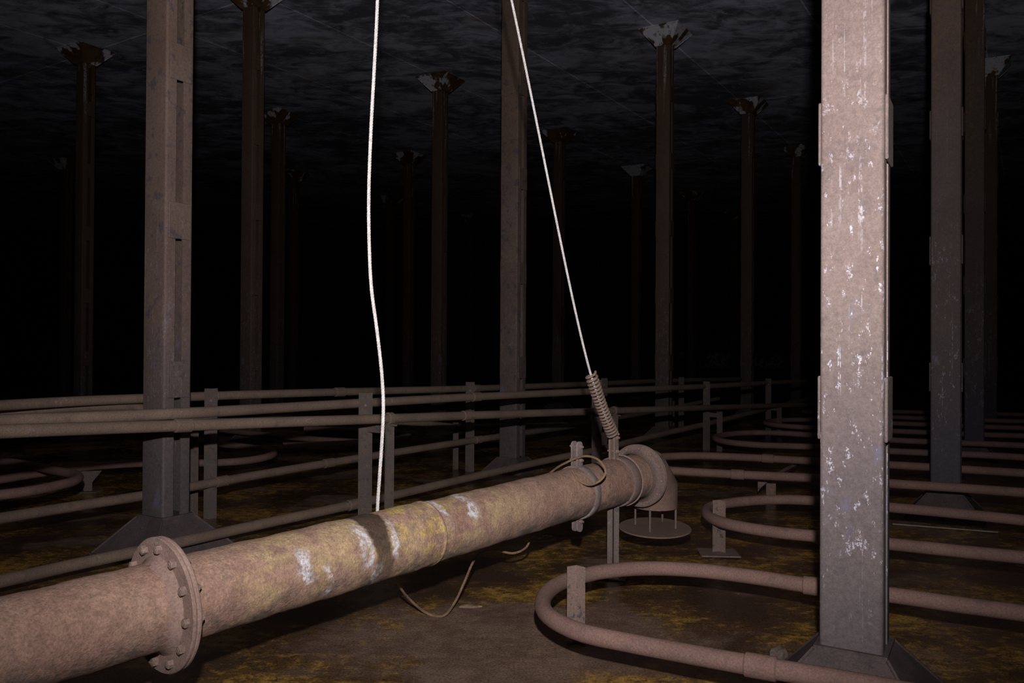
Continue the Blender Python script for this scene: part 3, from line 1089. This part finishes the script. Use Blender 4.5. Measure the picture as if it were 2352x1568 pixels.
# pipe straps over the short posts
for (tt, pt, ps), (x, y) in zip(r1[:2], ((895, 961), (1411, 943))):
    c = P(x, y, 6.55 if x < 1000 else 9.12)
    dd = Vector((0.62, 0.78, 0.0)).normalized()
    bm = tube([c - dd * 0.028, c - dd * 0.022, c + dd * 0.022, c + dd * 0.028], lambda k: RP * (1.08 if k in (0, 3) else 1.35), 18)
    add_box(bm, (0.10, 0.02, 0.014), basis(Vector((0.79, -0.61, 0)), Vector((0.61, 0.79, 0)), Vector((0, 0, 1)), c - Vector((0, 0, RP + 0.012)) + Vector((0.79, -0.61, 0)) * 0.03), 0.002)
    obj('pipe_strap', bm, M_RACK, tt)

# ------------------------------------------------------------------ hairpin heating coils
GC = 'hairpin heating pipe loops close above the floor'
HR = 0.0385


def coil(label, pix, z=0.25, coup=(), r=HR, seg=16):
    pts = [Z(x, y, z) for x, y in pix]
    return pipe_thing('heating_coil', label, pts, r, M_PIPE, 'heating pipe', GC, coup, step=0.05, seg=seg)


coil('nearest hairpin pipe loop, big pinkish U in the foreground round the pale column',
     [(2600, 1446), (2351, 1408), (2200, 1388), (2046, 1366), (1848, 1343), (1747, 1327), (1598, 1309), (1478, 1305), (1389, 1312), (1335, 1323), (1284, 1340), (1254, 1364), (1246, 1386), (1254, 1408), (1290, 1434), (1344, 1455), (1419, 1471), (1508, 1488), (1628, 1510), (1747, 1531), (1848, 1548), (1950, 1566), (2100, 1594), (2350, 1642)], coup=((1862, 1345), (1735, 1529)))
coil('second hairpin loop, its round end on a footed stand right of the strainer plate',
     [(2500, 1297), (2352, 1280), (2200, 1265), (2046, 1249), (1872, 1231), (1790, 1223), (1722, 1213), (1664, 1201), (1634, 1189), (1623, 1177), (1632, 1164), (1668, 1156), (1722, 1150), (1790, 1147), (1879, 1150), (2046, 1165), (2200, 1179), (2352, 1195), (2500, 1211)])
coil('third hairpin loop, emerging from behind the elbow',
     [(2500, 1142), (2352, 1131), (2200, 1120), (2059, 1111), (1860, 1097), (1749, 1092), (1615, 1085), (1538, 1080), (1490, 1074), (1468, 1065), (1480, 1054), (1519, 1049), (1596, 1046), (1691, 1049), (1787, 1054), (1860, 1058), (2059, 1068), (2260, 1080.5), (2400, 1089)], coup=((1690, 1089), (1765, 1053)), z=0.31)
coil('fourth hairpin loop, dim small U beside the post pair right of the elbow',
     [(2400, 1053), (2260, 1045), (2059, 1036.5), (1854, 1025.5), (1730, 1021), (1666, 1014), (1642, 1005.5), (1672, 997), (1730, 993.5), (1787, 994), (1860, 998.5), (2059, 1011), (2260, 1019), (2400, 1025)])
coil('fifth hairpin loop, faint U just left of the pale column below the dimmest posts',
     [(2400, 1002), (2260, 998), (2059, 990), (1854, 981.5), (1777, 975.5), (1757, 970), (1787, 965), (1854, 964), (2059, 972), (2260, 980), (2400, 984)])
coil('faintest hairpin loop, deep in the dark beside the pale column',
     [(2400, 969), (2260, 965), (2059, 958), (1880, 950), (1845, 945), (1880, 941), (2059, 945), (2260, 950), (2400, 953)], seg=10)
coil('left hairpin loop whose round end shows at the left edge, below the upper pipes',
     [(-160, 1147), (0, 1136), (76, 1126), (134, 1114), (166, 1106), (181, 1096), (168, 1088), (134, 1082), (96, 1074), (60, 1067), (0, 1058), (-120, 1046)], z=0.335)
coil('hairpin loop passing behind the left column, round end right of the column',
     [(-140, 1121), (0, 1101), (67, 1090), (163, 1077), (220, 1070), (321, 1064), (458, 1063), (504, 1062), (552, 1059), (600, 1052), (629, 1042), (610, 1033), (571, 1027), (500, 1019), (400, 1010)])
coil('dim hairpin loop behind the slack rope, its flat round end between rope and middle column',
     [(650, 1023), (720, 1021), (800, 1018), (880, 1012), (938, 1001), (905, 991), (820, 987), (740, 985), (700, 984)])
coil('faint pipe slanting behind the slack rope below the brightest pipe',
     [(480, 984), (571, 994), (667, 1004), (760, 1011), (860, 1016)], z=0.22)

# stands for the loops


def stand(label, x, ytop, d, w, foot=None, zb=0.0):
    p = P(x, ytop, d)
    t = thing('pipe_stand', label, 'pipe support', (p.x, p.y, 0), 'short stands under the hairpin loops')
    obj('post', angle_bm(p, p.z, w, (p.x + 0.15, p.y)), M_STAND, t)
    if foot:
        bm = bmesh.new()
        add_box(bm, (foot, 0.22, 0.010), Matrix.Translation((p.x - 0.01, p.y - 0.02, 0.012)) @ Matrix.Rotation(-0.06, 4, 'Z'), 0.002)
        obj('foot_plate', bm, M_FLANGE_D, t)
    return t


stand('angle-iron stub post standing inside the round end of the nearest loop', 1324, 1299, 3.98, 0.056)
stand('angle-iron stand with a thin foot plate at the round end of the second loop', 1652, 1148, 5.75, 0.056, foot=0.27)
t = stand('low stand with a torn bracket under the third loop', 1771, 1100, 7.75, 0.056)
p = P(1748, 1108, 7.6)
bm = bmesh.new()
add_prism(bm, [(0, 0), (0.13, 0.03), (0.11, 0.005), (0.03, -0.06), (0.0, -0.10)], basis(Vector((1, 0.1, 0)).normalized(), Vector((0, 0, 1)), Vector((0.1, -1, 0)).normalized(), P(1740, 1104, 7.62)), 0.012)
obj('bracket', bm, M_STAND, t)
bm = bmesh.new()
a, b = Z(1768, 1098, 0.22), Z(1838, 1062, 0.22)
add_tube(bm, [a, (a + b) / 2 + Vector((0, 0, 0.004)), b], 0.022, 4)
obj('tie_bar', bm, M_STAND, t)
# wedge-shaped support under the loop behind the left column
p = Z(203, 1130, 0.0)
t = thing('pipe_stand', 'wedge-topped stand under the pipe left of the left column', 'pipe support', p, 'short stands under the hairpin loops')
bm = bmesh.new()
x = Vector((0.92, 0.38, 0)).normalized()
y = Vector((-x.y, x.x, 0))
add_prism(bm, [(-0.035, 0.0), (0.035, 0.0), (0.035, 0.10), (0.12, 0.21), (-0.17, 0.21), (-0.06, 0.10)], basis(x, Vector((0, 0, 1)), -y, p), 0.02)
obj('post', bm, M_POST, t)
bm = bmesh.new()
add_box(bm, (0.22, 0.16, 0.012), Matrix.Translation((p.x, p.y, 0.008)), 0.002)
obj('foot_plate', bm, M_POST, t)

# ------------------------------------------------------------------ bits on the floor
a, b = Z(2050, 1203, 0.012), Z(2292, 1222, 0.012)
solo('steel_rod', tube([a, (a + b) / 2, b], 0.006, 8), M_SHINY, 'thin wet steel rod lying on the floor right of the pale column', 'rod', (a.x, a.y, 0))


def lump(name, x, y, sx, sy, sz, mat, label, cat, sd):
    rnd = random.Random(sd)
    c = Z(x, y, 0.0)
    bm = bmesh.new()
    bmesh.ops.create_icosphere(bm, subdivisions=3, radius=1.0)
    for v in bm.verts:
        n = v.co.copy()
        k = 1 + 0.18 * math.sin(n.x * 5 + sd) * math.cos(n.y * 4) + rnd.uniform(-0.07, 0.07)
        v.co = Vector((n.x * sx * k, n.y * sy * k, max(n.z, -0.2) * sz * k)) + c
    solo(name, bm, mat, label, cat, c)


lump('mud_flake', 1078, 1393, 0.065, 0.022, 0.012, M_MUD, 'small pale flake of dried mud beside the rope on the floor', 'mud flake', 3)
lump('mud_clod', 1790, 1512, 0.045, 0.04, 0.05, M_DRUM, 'small grey crusted clod between the nearest loop and the pale column base', 'clod', 5)
